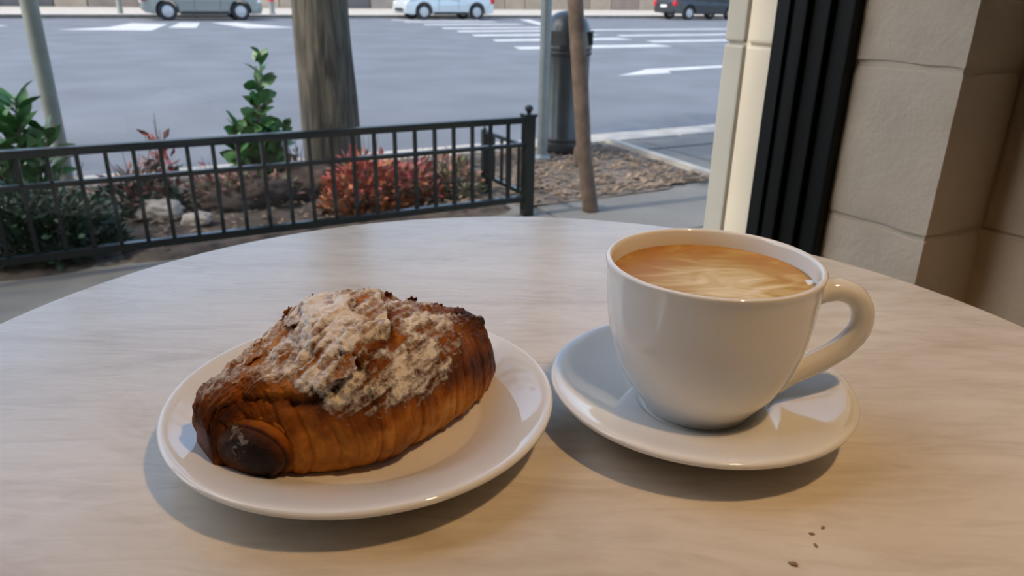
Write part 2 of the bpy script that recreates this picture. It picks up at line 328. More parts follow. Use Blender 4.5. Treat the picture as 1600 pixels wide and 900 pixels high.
# right wall: painted blocks, a pier with a reveal and the side wall behind it
wr = struct(link('wall_right', None, rotz=AZ), 'cream painted block wall beside the window', 'wall')
MB().box(.8535, 1.3, .5295, .86, 0, 3.3).build('pier_core', M['wall'], wr)
MB().box(.9685, 1.3, -4.6, .531, 0, 3.3).build('wall_core', M['wall'], wr)
def rough_block(u0, u1, v0, v1, z0, z1, seed, res=.028, amp=.0016):
    dims = (u1-u0, v1-v0, z1-z0); n = [max(2, int(d/res)+1) for d in dims]; idx = {}; mb = MB()
    def vid(i, j, k):
        if (i, j, k) not in idx:
            p = Vector((u0+dims[0]*i/n[0], v0+dims[1]*j/n[1], z0+dims[2]*k/n[2])); ctr = Vector(((u0+u1)/2, (v0+v1)/2, (z0+z1)/2))
            on = [i in (0, n[0]), j in (0, n[1]), k in (0, n[2])]; nr = Vector([((1 if q in (m_,) else -1) if o_ else 0) for q, m_, o_ in zip((i, j, k), n, on)])
            ed = sum(on) > 1; nr.normalize(); w = p+Vector((seed*3.1, seed*1.7, 0))
            h = mn.fractal(w*24, 1, 2, 4)*amp
            if ed: h -= .0008+.0050*max(0, mn.noise(w*40)+.05)
            idx[i, j, k] = len(mb.v); mb.v.append(tuple(p+nr*h))
        return idx[i, j, k]
    for a in range(3):
        b_, c_ = [q for q in range(3) if q != a]
        for side_ in (0, n[a]):
            for x in range(n[b_]):
                for y in range(n[c_]):
                    f_ = []
                    for dx, dy in ((0, 0), (1, 0), (1, 1), (0, 1)):
                        q = [0, 0, 0]; q[a] = side_; q[b_] = x+dx; q[c_] = y+dy; f_.append(vid(*q))
                    mb.f.append(tuple(f_))
    return mb.mesh('block', M['wall'], smooth=True)
zc = [.074+.198*k for k in range(0, 15)]
for k, z in enumerate(zc):
    near = 2 <= k <= 6
    link('block', rough_block(.850, .965 if k % 2 else 1.0, .526, .669+.03, z+.003, z+.195, k+1, .02 if near else .06), wr)
    v = .531 if k % 2 else .30
    L = .395; j = 0
    while v > -1.2:
        v1 = min(v, .531) if True else v
        link('block', rough_block(.965, 1.0, v-L, v-.005, z+.003, z+.195, 20+k*7+j, .035 if near and j < 2 else .12), wr); v -= L+.003; j += 1
    if not k % 2: link('block', rough_block(.965, 1.0, .303, .531, z+.003, z+.195, 90+k, .035 if near else .12), wr)

# window: stepped black frame and one big pane
win = struct(link('window_1', None, rotz=AZ), 'large cafe window in a black stepped frame', 'window')
f = MB()
MB().box(.832, .852, .671, .70, .47, 2.9).build('frame_stop', M['frame'], win, bevel=.003)
MB().box(.822, .852, .70, .728, .47, 2.9).build('frame_stop', M['frame'], win, bevel=.003)
MB().box(.812, .852, .728, .752, .47, 2.9).build('frame_side', M['frame'], win, bevel=.003)
MB().box(.806, .852, .752, .775, .47, 2.9).build('frame_stop', M['frame'], win, bevel=.003)
MB().box(-1.7, -1.64, .70, .775, .47, 2.9).build('frame_side', M['frame'], win, bevel=.003)
MB().box(-1.64, .806, .70, .775, .47, .52).build('frame_bottom', M['frame'], win, bevel=.003)
MB().box(-1.64, .806, .70, .775, 2.85, 2.9).build('frame_top', M['frame'], win, bevel=.003)
MB().box(-1.645, .814, GV-.003, GV+.003, .515, 2.855).build('pane', M['glass'], win)
# outer cream stone jamb with a groove
jm = struct(link('trim_1', None, rotz=AZ), 'sunlit cream stone jamb outside the window', 'trim')
for k in range(6):
    z = -.36+k*.62
    MB().box(.815, 1.5, .776, .829, z, z+.616).build('jamb_stone', M['cream'], jm, bevel=.004)
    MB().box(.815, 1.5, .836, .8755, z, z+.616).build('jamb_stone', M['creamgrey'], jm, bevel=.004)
MB().box(.822, 1.5, .776, .873, 0, 3.3).build('jamb_core', M['cream'], jm)

# ================================================================== TABLE and what stands on it
TC = (.0101, .3526)
tb = thing('cafe_table', 'round cafe table with pale streaked laminate top beside the window', 'table', (*TC, 0))
R = .344
MB().lathe(spline([(0, -.024), (R-.008, -.024), (R-.001, -.020), (R, -.012), (R-.0005, -.003), (R-.0035, 0), (R-.02, 0), (0, 0)], 3), 160, cz=TOP).build('table_top', M['table'], tb, smooth=True)
MB().lathe([(.001, 0), (.24, 0), (.245, .006), (.24, .015), (.06, .04), (.035, .05)], 64).build('foot_plate', M['iron'], tb, smooth=True)
MB().lathe([(.036, .05), (.036, .66), (.05, .70), (.12, .709), (.001, .711)], 48).build('pedestal', M['iron'], tb, smooth=True)

def lathe_obj(name, prof, mat, parent=None, loc=(0, 0, 0), per=6, n=128):
    return MB().lathe(spline(prof, per), n).build(name, mat, parent, loc, smooth='all')
Z = TOP
PC = (-.0728, .3215); SCX, SCY = .0978, .3393
plate = tag(lathe_obj('plate', [(0, .0075), (.030, .0075), (.054, .0078), (.061, .0092), (.072, .0135), (.084, .0183), (.0895, .0203), (.0922, .0208), (.0936, .0200), (.0938, .0188), (.0925, .0170), (.086, .0125), (.074, .0075), (.064, .0035), (.060, .0008), (.058, .0002), (.0555, .0008), (.054, .0030), (.030, .0035), (0, .0035)], M['ceramic'], None, (*PC, Z)),
    'white round plate holding the sugar-dusted croissant', 'plate')
saucer = tag(lathe_obj('saucer', [(0, .0070), (.018, .0070), (.0275, .0070), (.0300, .0074), (.0325, .0088), (.040, .0115), (.055, .0160), (.068, .0203), (.0728, .0217), (.0752, .0219), (.0765, .0211), (.0766, .0199), (.0752, .0182), (.068, .0140), (.055, .0085), (.046, .0040), (.043, .0010), (.0415, .0003), (.0400, .0008), (.038, .0030), (.020, .0035), (0, .0035)], M['ceramic'], None, (SCX, SCY, Z)),
    'white saucer under the coffee cup', 'saucer')

# cup
cup = thing('coffee_cup', 'white ceramic cup full of latte on its saucer', 'cup', (SCX, SCY, Z+.0072))
H = .0795
outer = [(0, .002), (.023, .002), (.0248, .0002), (.0272, .0003), (.0282, .0016), (.0298, .0040), (.0335, .0090), (.0387, .0165), (.0438, .0270), (.0475, .0390), (.0497, .0520), (.0508, .0650), (.0514, .0740), (.0520, .0775), (.0519, .0790), (.0508, H), (.0495, .0790), (.0488, .0770)]
inner = [(.0482, .0700), (.0474, .0580), (.0455, .0440), (.0415, .0290), (.0340, .0150), (.0200, .0075), (0, .0065)]
lathe_obj('cup_body', outer+inner, M['ceramic'], cup)
HA = math.radians(-6)                          # handle points right of the camera
hd = Vector((math.cos(HA), math.sin(HA), 0))
hp = [(.0470, .0640), (.0525, .0658), (.0610, .0672), (.0690, .0640), (.0738, .0560), (.0735, .0465), (.0680, .0375), (.0590, .0295), (.0500, .0235), (.0420, .0190), (.0370, .0160)]
hs = spline(hp, 5)
hr = np.interp(np.linspace(0, 1, len(hs)), [0, .12, .3, .6, .85, 1], [.0072, .0058, .0054, .0054, .0058, .0075])
MB().tube([hd*r+Vector((0, 0, z)) for r, z in hs], list(hr), 20, flat=1.15).build('handle', M['ceramic'], cup, smooth='all')
cz = .0700
cp = spline([(0, .0), (.012, .0001), (.030, .0), (.040, -.0001), (.0462, .0002), (.0481, .0010)], 5)
MB().lathe(cp + [(.0474, -.006), (.0462, -.015), (0, -.015)], 96).build('latte', M['coffee'], None, (SCX, SCY, Z+.0072+cz), smooth='all')
tag(bpy.data.objects['latte'], 'creamy latte with swirled foam filling the white cup', 'coffee')

# croissant -------------------------------------------------------
A = np.array([-.13, .2695]); B = np.array([-.017, .3632])
KT = np.array([-1, -.92, -.75, -.5, -.2, .15, .5, .75, .92, 1])
KF = np.array([.006, .0080, .0165, .0345, .0470, .0449, .0374, .0262, .0165, .0120])
KB = np.array([.0165, .021, .027, .0354, .0415, .0414, .0353, .0269, .02, .0140])
KH = np.array([.0192, .0330, .0404, .0480, .0606, .0596, .0490, .0405, .0350, .0300])
def smooth_knots(K, t):                        # Catmull-Rom through the knots
    s = spline(list(zip(KT, K)), 10); return np.interp(t, [a for a, _ in s], [b for _, b in s])
mid = (A+B)/2; Lh = np.linalg.norm(B-A)/2; ex = (B-A)/(2*Lh); ey = np.array([-ex[1], ex[0]])
def fb(P, sc_, oct_=4, off=0.0):
    return np.array([mn.fractal(Vector((p[0]*sc_+off, p[1]*sc_, p[2]*sc_)), 1.0, 2.0, oct_) for p in P])
def croissant_surface(T, PH):
    wfv, wbv, h = smooth_knots(KF, T), smooth_knots(KB, T), smooth_knots(KH, T)
    c, s = np.cos(PH), np.sin(PH)
    y = -np.where(c > 0, wfv, wbv)*np.sign(c)*np.abs(c)**.85
    z = .3*h + np.where(s > 0, .7*h*s, .3*h*s/math.sin(.25))
    # tuck the underside in
    tuck = np.clip((.32*h-z)/(.32*h), 0, 1)**2; y = y*(1-.22*tuck)
    P = np.empty(T.shape+(3,)); P[..., 0] = ex[0]*Lh*T+ey[0]*y; P[..., 1] = ex[1]*Lh*T+ey[1]*y; P[..., 2] = z
    return P
NT, NP_ = 400, 250
tl = np.linspace(-1, 1, NT); pl = np.linspace(-.25, PI+.25, NP_)
Tg, Pg = np.meshgrid(tl, pl, indexing='ij')
S0 = croissant_surface(Tg, Pg)
du = np.gradient(S0, axis=0); dv = np.gradient(S0, axis=1); Nn = np.cross(du, dv); Nn /= np.linalg.norm(Nn, axis=2, keepdims=True)+1e-12
if Nn[NT//2, NP_//2, 2] < 0: Nn = -Nn
flat0 = S0.reshape(-1, 3)
n_low = fb(flat0, 32, 3).reshape(NT, NP_); n_mid = fb(flat0, 120, 4, 5).reshape(NT, NP_); n_fine = fb(flat0, 420, 3, 9).reshape(NT, NP_)
pd = np.degrees(Pg)
qa, qb = Tg*Lh, Pg*.05; c0, s0_ = math.cos(.45), math.sin(.45); al, ac = qa*c0+qb*s0_, -qa*s0_+qb*c0
n_str = np.array([mn.fractal(Vector((x*55, y*300, 7)), 1.0, 2.0, 4) for x, y in zip(al.ravel(), ac.ravel())]).reshape(NT, NP_)
n_big = np.array([mn.fractal(Vector((x*38, y*90, 2)), 1.0, 2.0, 3) for x, y in zip(al.ravel(), ac.ravel())]).reshape(NT, NP_)
# rolled bands: a saw-tooth across the axis, skewed so seams lean; strongest at the ends
bands = np.array([-.90, -.80, -.73, -.66, -.58, -.46, -.37, -.22, -.13, .02, .10, .22, .36, .43, .53, .62, .70, .77, .84, .90, .95])
tt2 = Tg + .10*(pd-30)/90*np.sign(-Tg)*(1-.6*np.exp(-(Tg/.3)**2)) + .030*n_low
roll = np.zeros_like(Tg); seam = np.zeros_like(Tg)
for q in range(len(bands)-1):
    w = bands[q+1]-bands[q]; x = (tt2-bands[q])/w; inside = (x >= 0) & (x < 1)
    cen = .5*(bands[q]+bands[q+1]); dire = x if cen < 0 else 1-x
    roll += np.where(inside, np.sin(np.clip(x, 0, 1)*PI)**.5*(.5+.5*dire)*min(1, w/.10)*(.6+.4*math.sin(q*2.7)), 0)
    seam += np.exp(-((tt2-bands[q])/.010)**2)*(.55+.45*math.sin(q*1.9+1))
lowside = 1-sstep(30, 85, pd); endw = sstep(.35, .9, np.abs(Tg))
d = .0012*roll*(lowside*.8+.2+.5*endw) - .0007*seam*lowside
# thin lamination pleats low on the side
pleat = np.abs(np.sin(tt2*46+1.6*n_low+.02*pd))**.6
d += .0005*pleat*lowside*(.35+.65*sstep(-.9, -.3, Tg))
# the torn top layer: a raised sheet with a ragged edge
edge_ph = np.interp(Tg, [-1, -.75, -.54, -.45, -.36, -.28, -.21, -.12, -.02, .05, .12, .30, .6, 1], [78, 58, 44, 45, 46, 60, 49, 56, 60, 61, 78, 104, 125, 140])
sheet = sstep(-2.2, 2.2, pd-edge_ph+7*n_mid+4*n_low)*(1-sstep(150, 168, pd))
d += .0032*sheet
groove = np.exp(-((pd-edge_ph+5)/5.0)**2)*sstep(-.72, -.5, Tg)*(1-sstep(.1, .25, Tg)); d -= .0016*groove
# second, softer tear on the right side
edge2 = np.interp(Tg, [-1, .2, .45, .62, .8, 1], [-40, -20, 48, 62, 70, 80])
sh2 = sstep(-3, 3, pd-edge2+8*n_mid)*sstep(.2, .35, Tg)*(1-sheet); d += .0012*sh2
top = sstep(40, 70, pd)*(1-sstep(140, 165, pd))
d += .0019*n_low + .0009*n_mid*(.4+top) + .0004*n_fine*(.4+top) + .0010*n_str*top + .0016*np.abs(n_big)*top
# sugar
sg_lo = np.interp(Tg, [-1, -.8, -.6, -.5, -.40, -.2, 0, .2, .4, .6, .8, 1], [95, 66, 52, 36, 16, 9, 7, 10, 18, 32, 48, 80])
sugar = sstep(-10, 20, pd-sg_lo+14*n_low)*(1-sstep(128, 160, pd))
amount = np.interp(Tg, [-1, -.85, -.65, -.45, -.2, .1, .35, .55, .75, 1], [.30, .56, .62, .72, .78, .76, .70, .62, .48, .24])
sugar = sugar*(amount + .20*n_low + .14*sheet*sstep(-.1, .4, Tg+1.0) - .10)
sugar = np.clip(sugar*(1+.55*n_str+.35*n_big) - .22*groove, 0, 1)
lump = sstep(.25, .6, sugar)*(.0009*np.clip(n_mid, 0, 1)+.0007*np.clip(n_fine, 0, 1)); d += lump
tip = sstep(.965, 1, np.abs(Tg)); d *= (1-tip)
S1 = S0 + Nn*d[..., None]
S1[..., 2] = np.maximum(S1[..., 2], .0002)
# how dark the crust is baked, plus darker seams and groove
bake = .40 + .12*n_low + .12*n_mid + .10*n_big
bake += .30*np.exp(-((pd-24)/17)**2)*sstep(-.6, -.2, Tg)*(.75+.5*n_low)           # caramel shoulder
bake += .22*sstep(.55, .85, Tg)*sstep(20, 60, pd)                    # dark far shoulder
bake += .14*sstep(-.62, -.85, Tg)
bake -= .13*(1-sstep(2, 26, pd))*(1-roll*0)                          # paler foot of the side
bake += .15*seam*lowside*(.6+.6*n_low)                                # dark seams
bake += .12*groove*2.4 - .02*sheet  # darker along the groove below the sheet edge
bake += .20*sstep(.90, 1, np.abs(Tg))
bake -= .12*sstep(100, 130, pd)*(Tg < .1)
verts = S1.reshape(-1, 3).tolist()
faces = [(i*NP_+j, (i+1)*NP_+j, (i+1)*NP_+j+1, i*NP_+j+1) for i in range(NT-1) for j in range(NP_-1)]
faces += [(i*NP_, i*NP_+NP_-1, (i+1)*NP_+NP_-1, (i+1)*NP_) for i in range(NT-1)]
faces += [tuple(range(NP_)), tuple((NT-1)*NP_+j for j in range(NP_-1, -1, -1))]
def attr(me, name, arr):
    a = me.attributes.new(name, 'FLOAT', 'POINT'); a.data.foreach_set('value', np.asarray(arr, np.float32).ravel())
ZB = Z+.0078
cro = thing('croissant', 'large golden brown croissant dusted with powdered sugar on the plate', 'croissant', (mid[0], mid[1], ZB))
me = bpy.data.meshes.new('pastry_body'); me.from_pydata(verts, [], faces); me.materials.append(M['crust'])
me.polygons.foreach_set('use_smooth', [True]*len(me.polygons)); attr(me, 'bake', bake); attr(me, 'sugar', sugar)
bm = bmesh.new(); bm.from_mesh(me); bmesh.ops.recalc_face_normals(bm, faces=bm.faces); bm.to_mesh(me); bm.free()
link('pastry_body', me, cro)
# curled charred tip: a short roll with spiral ridges facing the camera
kt = np.linspace(0, 1, 70); kp = np.linspace(0, 2*PI, 90, endpoint=False)
ax = Vector((-.30, -.88, -.12)).normalized(); sx = ax.cross(Vector((0, 0, 1))).normalized(); sz = sx.cross(ax).normalized()
kv = []; kb_ = []; ks = []
for t in kt:
    rr = math.sqrt(max(0, 1-max(0, (t-.42)/.58)**2.3))
    for p in kp:
        sp = .5+.5*math.cos(p*1-2*PI*3.2*t*1.0)                     # spiral step
        ph_ = (t*4.2+p/(2*PI)) % 1.0; r = rr*(1+.11*(ph_**1.5)*sstep(.05, .2, t)*(1-sstep(.93, 1, t))) + .02*mn.noise(Vector((math.cos(p)*2, math.sin(p)*2, t*3)))*rr
        q = ax*(t*.0225-.008)+sx*(r*.0185*math.cos(p))+sz*(r*.0138*math.sin(p))
        q += Vector((0, 0, .0144)); kv.append((q.x, q.y, max(q.z, .0004)))
        kb_.append(.46+.56*sstep(.30, 1.0, t)*(.75+.35*math.cos(p-2.6))-.16*max(0, math.sin(p))*(1-sstep(.5, .8, t))+.22*(1-sstep(.0, .16, ph_))*sstep(.1, .3, t)-.10*ph_+.12*mn.noise(Vector((math.cos(p)*3, math.sin(p)*3, t*5)))); ks.append(.0+.34*max(0, math.sin(p))*sstep(.2, .5, t))  # char plus painted light: paler lit top, near-black shaded hollow
n_ = len(kp); kf = [(i*n_+j, i*n_+(j+1) % n_, (i+1)*n_+(j+1) % n_, (i+1)*n_+j) for i in range(len(kt)-1) for j in range(n_)]
me = bpy.data.meshes.new('curled_tip'); me.from_pydata(kv, [], kf); me.materials.append(M['crust']); me.polygons.foreach_set('use_smooth', [True]*len(me.polygons))
attr(me, 'bake', kb_); attr(me, 'sugar', ks)
bm = bmesh.new(); bm.from_mesh(me); bmesh.ops.recalc_face_normals(bm, faces=bm.faces); bm.to_mesh(me); bm.free()
ct = link('curled_tip', me, cro, (-.1095-mid[0], .2745-mid[1], 0)); ct['label'] = 'charred curled tip'
# loose flakes lifting off the crust
frng = random.Random(11)
def flake(t0, p0, st, sp_, lift, sugar_amt, bk, seed):
    n1_, n2_ = 21, 17; a_ = np.linspace(-1, 1, n1_); b_ = np.linspace(-1, 1, n2_)
    Ag, Bg = np.meshgrid(a_, b_, indexing='ij')
    # squeeze the square into a ragged oval
    ang = np.arctan2(Bg, Ag); rag = 1+.12*np.sin(ang*2+seed)+.08*np.sin(ang*5+seed*2.3)+.06*np.sin(ang*11+seed)+.04*np.sin(ang*17+seed*3)
    sq = np.maximum(np.abs(Ag), np.abs(Bg)); rr = np.hypot(Ag, Bg)+1e-9
    Au = Ag/rr*sq*rag; Bu = Bg/rr*sq*rag
    Tt = np.clip(t0+Au*st, -.99, .99); Pp = np.radians(p0)+Bu*np.radians(sp_)
    P = croissant_surface(Tt, Pp); a1 = np.gradient(P, axis=0); b1 = np.gradient(P, axis=1); N = np.cross(a1, b1); N /= np.linalg.norm(N, axis=2, keepdims=True)+1e-12
    P1 = croissant_surface(np.full(1, t0), np.full(1, math.radians(p0)))[0]; cN = P1-np.array([P1[0]*.8, P1[1]*.8, 0]); 
    if (N*cN).sum() < 0: N = -N
    hgt = .0034+lift*(np.clip(-Bu, 0, 1)**2+.3*np.clip(Au, 0, 1)**2)+.0005*np.sin(Ag*5+seed)
    Pt = P+N*hgt[..., None]; Pb = P+N*(hgt-.0006)[..., None]
    k = n1_*n2_; vs = np.vstack([Pt.reshape(-1, 3), Pb.reshape(-1, 3)]).tolist()
    fs = [(i*n2_+j, (i+1)*n2_+j, (i+1)*n2_+j+1, i*n2_+j+1) for i in range(n1_-1) for j in range(n2_-1)]
    fs += [tuple(k+q for q in f[::-1]) for f in fs]
    rim = [i*n2_ for i in range(n1_)]+[(n1_-1)*n2_+j for j in range(1, n2_)]+[i*n2_+n2_-1 for i in range(n1_-2, -1, -1)]+[j for j in range(n2_-2, 0, -1)]
    fs += [(rim[i], rim[(i+1) % len(rim)], k+rim[(i+1) % len(rim)], k+rim[i]) for i in range(len(rim))]
    m_ = bpy.data.meshes.new('flake'); m_.from_pydata(vs, [], fs); m_.materials.append(M['crust']); m_.polygons.foreach_set('use_smooth', [True]*len(m_.polygons))
    attr(m_, 'bake', [bk]*(2*k)); attr(m_, 'sugar', [sugar_amt]*k+[0]*k)
    bm = bmesh.new(); bm.from_mesh(m_); bmesh.ops.recalc_face_normals(bm, faces=bm.faces); bm.to_mesh(m_); bm.free()
    link('flake', m_, cro)
for a in ((-.34, 51, .11, 8, .0022, .46, .30),  (-.12, 88, .10, 7, .0012, .55, .4), (-.3, 100, .09, 8, .0016, .5, .35),
          (-.62, 96, .10, 7, .0016, .35, .25), (-.55, 112, .08, 6, .002, .2, .3), (-.30, 118, .06, 5, .003, .1, .4), (-.12, 120, .05, 4, .003, .1, .45), (.15, 104, .05, 5, .002, .3, .45),
          (.35, 112, .06, 5, .002, .2, .5), (.52, 108, .06, 5, .002, .2, .55), (.68, 100, .06, 6, .002, .15, .6), (.78, 88, .05, 7, .0018, .15, .65), (-.75, 84, .08, 8, .0012, .3, .28)):
    a = (a[0], a[1], a[2]*(.62 if a[5] < .4 else 1), a[3]*(.62 if a[5] < .4 else 1), a[4]*.7, a[5]+.12, a[6]+.02); flake(*a, seed=frng.uniform(0, 6))

# ================================================================== OUTSIDE: fence
FV = 2.856
fence = thing('garden_fence', 'low black metal fence around the planting bed', 'fence', W(0, FV), AZ)
def rail(u0, u1, z0, z1, hw=.012, nm='rail'): return MB().box(u0, u1, -hw, hw, z0, z1).build(nm, M['fence'], fence, bevel=.003)
rail(-2.6, 1.575, .418, .446, .019, 'top_rail'); rail(-2.6, 1.575, .314, .332); rail(-2.6, 1.575, .066, .094, .015, 'bottom_rail')
pk = MB().box(-.007, .007, -.007, .007, .08, .43).mesh('picket', M['fence'])
for k in range(48): link('picket', pk, fence, (1.488-k*.0858, 0, 0))
po = MB().box(-.023, .023, -.023, .023, 0, .455); po.box(-.028, .028, -.028, .028, .444, .456); po.lathe(spline([(.010, .455), (.010, .463), (.017, .472), (.019, .480), (.014, .490), (0, .494)], 3), 12)
pom = po.mesh('post', M['fence'])
link('post', pom, fence, (1.588, 0, 0)); link('post', pom, fence, (-2.6, 0, 0))
# lower return running back from the corner post
MB().box(-.010, .010, 0, .43, .302, .318).build('side_rail', M['fence'], fence, (1.588, 0, 0)); MB().box(-.010, .010, 0, .43, .085, .103).build('side_rail', M['fence'], fence, (1.588, 0, 0))
pk2 = MB().box(-.006, .006, -.006, .006, .09, .31).mesh('picket', M['fence'])
for k in range(1, 5): link('picket', pk2, fence, (1.588, k*.086, 0))
po2 = MB().box(-.014, .014, -.014, .014, 0, .318); po2.lathe([(.008, .318), (.010, .322), (.004, .330), (0, .338)], 10); po2.build('post', M['fence'], fence, (1.588, .444, 0))

# beds -------------------------------------------------------------
def bed(name, poly, mat, label, cat, amp, res=.06, z=.012):
    us = [p[0] for p in poly]; vs_ = [p[1] for p in poly]; mb = MB()
    nu = int((max(us)-min(us))/res)+1; nv = int((max(vs_)-min(vs_))/res)+1
    def inside(u, v):
        c = False; j = len(poly)-1
        for i in range(len(poly)):
            if (poly[i][1] > v) != (poly[j][1] > v) and u < (poly[j][0]-poly[i][0])*(v-poly[i][1])/(poly[j][1]-poly[i][1])+poly[i][0]: c = not c
            j = i
        return c
    idx = {}; 
    for i in range(nu+1):
        for j in range(nv+1):
            u = min(us)+i*res; v = min(vs_)+j*res
            if inside(u, v):
                idx[i, j] = len(mb.v); ed_ = min(1, min(u-min(us), max(us)-u, v-min(vs_), max(vs_)-v)/.10); mb.v.append((u, v, -.004+(z+.004)*ed_+ed_*amp*(mn.fractal(Vector((u*4, v*4, 0)), 1, 2, 4)+.4*mn.noise(Vector((u*18, v*18, 3))))))
    mb.f = [(idx[i, j], idx[i+1, j], idx[i+1, j+1], idx[i, j+1]) for (i, j) in idx if (i+1, j) in idx and (i+1, j+1) in idx and (i, j+1) in idx]
    o = mb.build(name, M[mat], rotz=AZ, smooth='all'); return tag(o, label, cat, None, 'structure')
bed('planting_bed', [(-4, 2.86), (1.62, 2.86), (1.62, 4.25), (-4, 4.25)], 'soil', 'dark soil planting bed behind the fence', 'soil', .02)
bed('mulch_bed', [(1.6, 2.90), (2.2, 2.92), (2.83, 3.0), (2.90, 3.5), (2.93, 4.1), (2.9, 4.22), (1.6, 4.22)], 'mulch', 'brown mulch ground around the trash can', 'mulch', .012)
def chips(name, n, u0, u1, v0, v1, mat, label, s=.02, z=.02):
    mb = MB(); r = random.Random(n)
    for _ in range(n):
        u, v, a, q = r.uniform(u0, u1), r.uniform(v0, v1), r.uniform(0, PI), s*r.uniform(.4, 1.3)
        c, sn = math.cos(a), math.sin(a); w = q*.35; t = r.uniform(-.3, .3)
        P = [(u+c*x-sn*y, v+sn*x+c*y, z+x*t+r.uniform(0, .004)) for x, y in ((-q, -w), (q, -w), (q, w), (-q, w))]
        mb.add(P+[(p[0], p[1], p[2]+.004) for p in P], [(3, 2, 1, 0), (4, 5, 6, 7), (0, 1, 5, 4), (1, 2, 6, 5), (2, 3, 7, 6), (3, 0, 4, 7)])
    tag(mb.build(name, M[mat], rotz=AZ, fix=False), label, 'wood chips', None, 'stuff')
chips('mulch_chips', 1100, 1.63, 2.84, 2.98, 4.15, 'chip', 'loose brown mulch chips around the trash can', .018, .018)
chips('bed_litter', 900, -1.2, 1.55, 2.95, 4.1, 'chip', 'fallen dry leaf litter on the planting bed', .016, .03)
mb = MB()
for (a, b_) in (((2.90, 3.02), (2.97, 4.2)),):
    mb.slab([(a[0]-.03, a[1]), (a[0]+.02, a[1]), (b_[0]+.02, b_[1]), (b_[0]-.03, b_[1])], -.02, .03)
tag(mb.build('bed_edging', M['curb'], rotz=AZ), 'thin pale stone edging right of the mulch ground', 'edging', None, 'structure')

# rocks and the root mound
def rock(u, v, z, a, b_, c, mat, name, label, cat, seed, amp=.25, parent=None):
    bm = bmesh.new(); bmesh.ops.create_icosphere(bm, subdivisions=4, radius=1)
    for w in bm.verts:
        k = 1+amp*mn.fractal(w.co*1.6+Vector((seed*5, 0, 0)), 1, 2, 4); w.co = Vector((w.co.x*a*k, w.co.y*b_*k, w.co.z*c*k))
    me = bpy.data.meshes.new(name); bm.to_mesh(me); bm.free(); me.materials.append(M[mat]); me.polygons.foreach_set('use_smooth', [True]*len(me.polygons))
    o = link(name, me, parent, W(u, v, z), AZ); return tag(o, label, cat)
rock(.10, 3.42, .05, .09, .06, .05, 'stone', 'garden_rock', 'pale flat rock left of the dark root mound', 'rock', 1)
rock(.23, 3.27, .035, .06, .045, .035, 'stone', 'garden_rock', 'small pale rock at the foot of the root mound', 'rock', 2)
rock(-.02, 3.6, .05, .10, .07, .045, 'stone', 'garden_rock', 'pale rock behind the red-tipped plant', 'rock', 3)
rock(.47, 3.48, .05, .23, .11, .085, 'thatch', 'root_mound', 'dark brown root mound in the bed below the upright green shrub', 'mound', 4, .35)
rock(.80, 3.62, .05, .14, .14, .10, 'thatch', 'root_mound', 'dark root mound at the foot of the thick tree trunk', 'mound', 5, .35)

# leaves -----------------------------------------------------------
def leaf_mesh(L, Wd, mat, fold=.25, droop=.15, name='leaf'):
    xs = [0, .22, .5, .78, 1.0]; ws = [.06, .55, 1.0, .72, .02]; mb = MB()
    for x, w in zip(xs, ws):
        z = -droop*L*x*x
        mb.v += [(x*L, -w*Wd/2, z+fold*w*Wd/2), (x*L, 0, z), (x*L, w*Wd/2, z+fold*w*Wd/2)]
    for i in range(4):
        for j in range(2): mb.f.append((i*3+j, i*3+j+1, i*3+j+4, i*3+j+3))
    k = len(mb.v); mb.v += [(x, y, z-.0012) for x, y, z in mb.v]; mb.f += [tuple(q+k for q in f[::-1]) for f in mb.f]
    return mb.mesh(name, mat, smooth='all', fix=False)
def put_leaf(me, parent, p, az, el, roll=0, s=1.0):
    o = link('leaf', me, parent); o.matrix_local = Matrix.Translation(p) @ Matrix.Rotation(az, 4, 'Z') @ Matrix.Rotation(-el, 4, 'Y') @ Matrix.Rotation(roll, 4, 'X') @ Matrix.Scale(s, 4)
    return o
def shrub(name, label, loc, stems, n_leaf, me, r, s0=1.0, s1=.5, spread=1.0, bare=.1):
    t = thing(name, label, 'shrub', loc, AZ); rd = random.Random(r)
    for (bx, by, tx, ty, h, k) in stems:
        pts = [Vector((bx+(tx-bx)*q+.012*math.sin(q*5+r), by+(ty-by)*q, h*q)) for q in np.linspace(0, 1, 8)]
        MB().tube(pts, [.010*(1-.75*q) for q in np.linspace(0, 1, 8)], 7).build('stem', M['twig'], t, smooth='all')
        for i in range(k):
            q = bare+(1-bare)*(i+.5)/k; p = Vector((bx+(tx-bx)*q+.012*math.sin(q*5+r), by+(ty-by)*q, h*q))
            put_leaf(me, t, p, i*2.4+rd.uniform(-.35, .35), rd.uniform(.1, 1.0)+.4*q**3, rd.choice((-1, 1))*rd.uniform(.2, 1.25), (s0+(s1-s0)*q)*rd.uniform(.85, 1.15)*spread)
    return t
lf1 = leaf_mesh(.15, .105, M['leaf']); lf2 = leaf_mesh(.16, .058, M['leaf']); 
shrub('upright_shrub', 'tall upright green shrub with broad leaves left of the thick tree trunk', W(.575, 3.75),
      [(0, 0, .055, 0, .66, 52), (-.02, 0, -.11, -.03, .36, 26), (.02, 0, .14, .02, .33, 24), (0, .0, -.03, -.09, .32, 22), (0, 0, -.12, .06, .28, 18), (0, 0, .09, -.06, .26, 16), (.02, 0, .02, .05, .45, 22)], 0, lf1, 3, 1.05, .42)
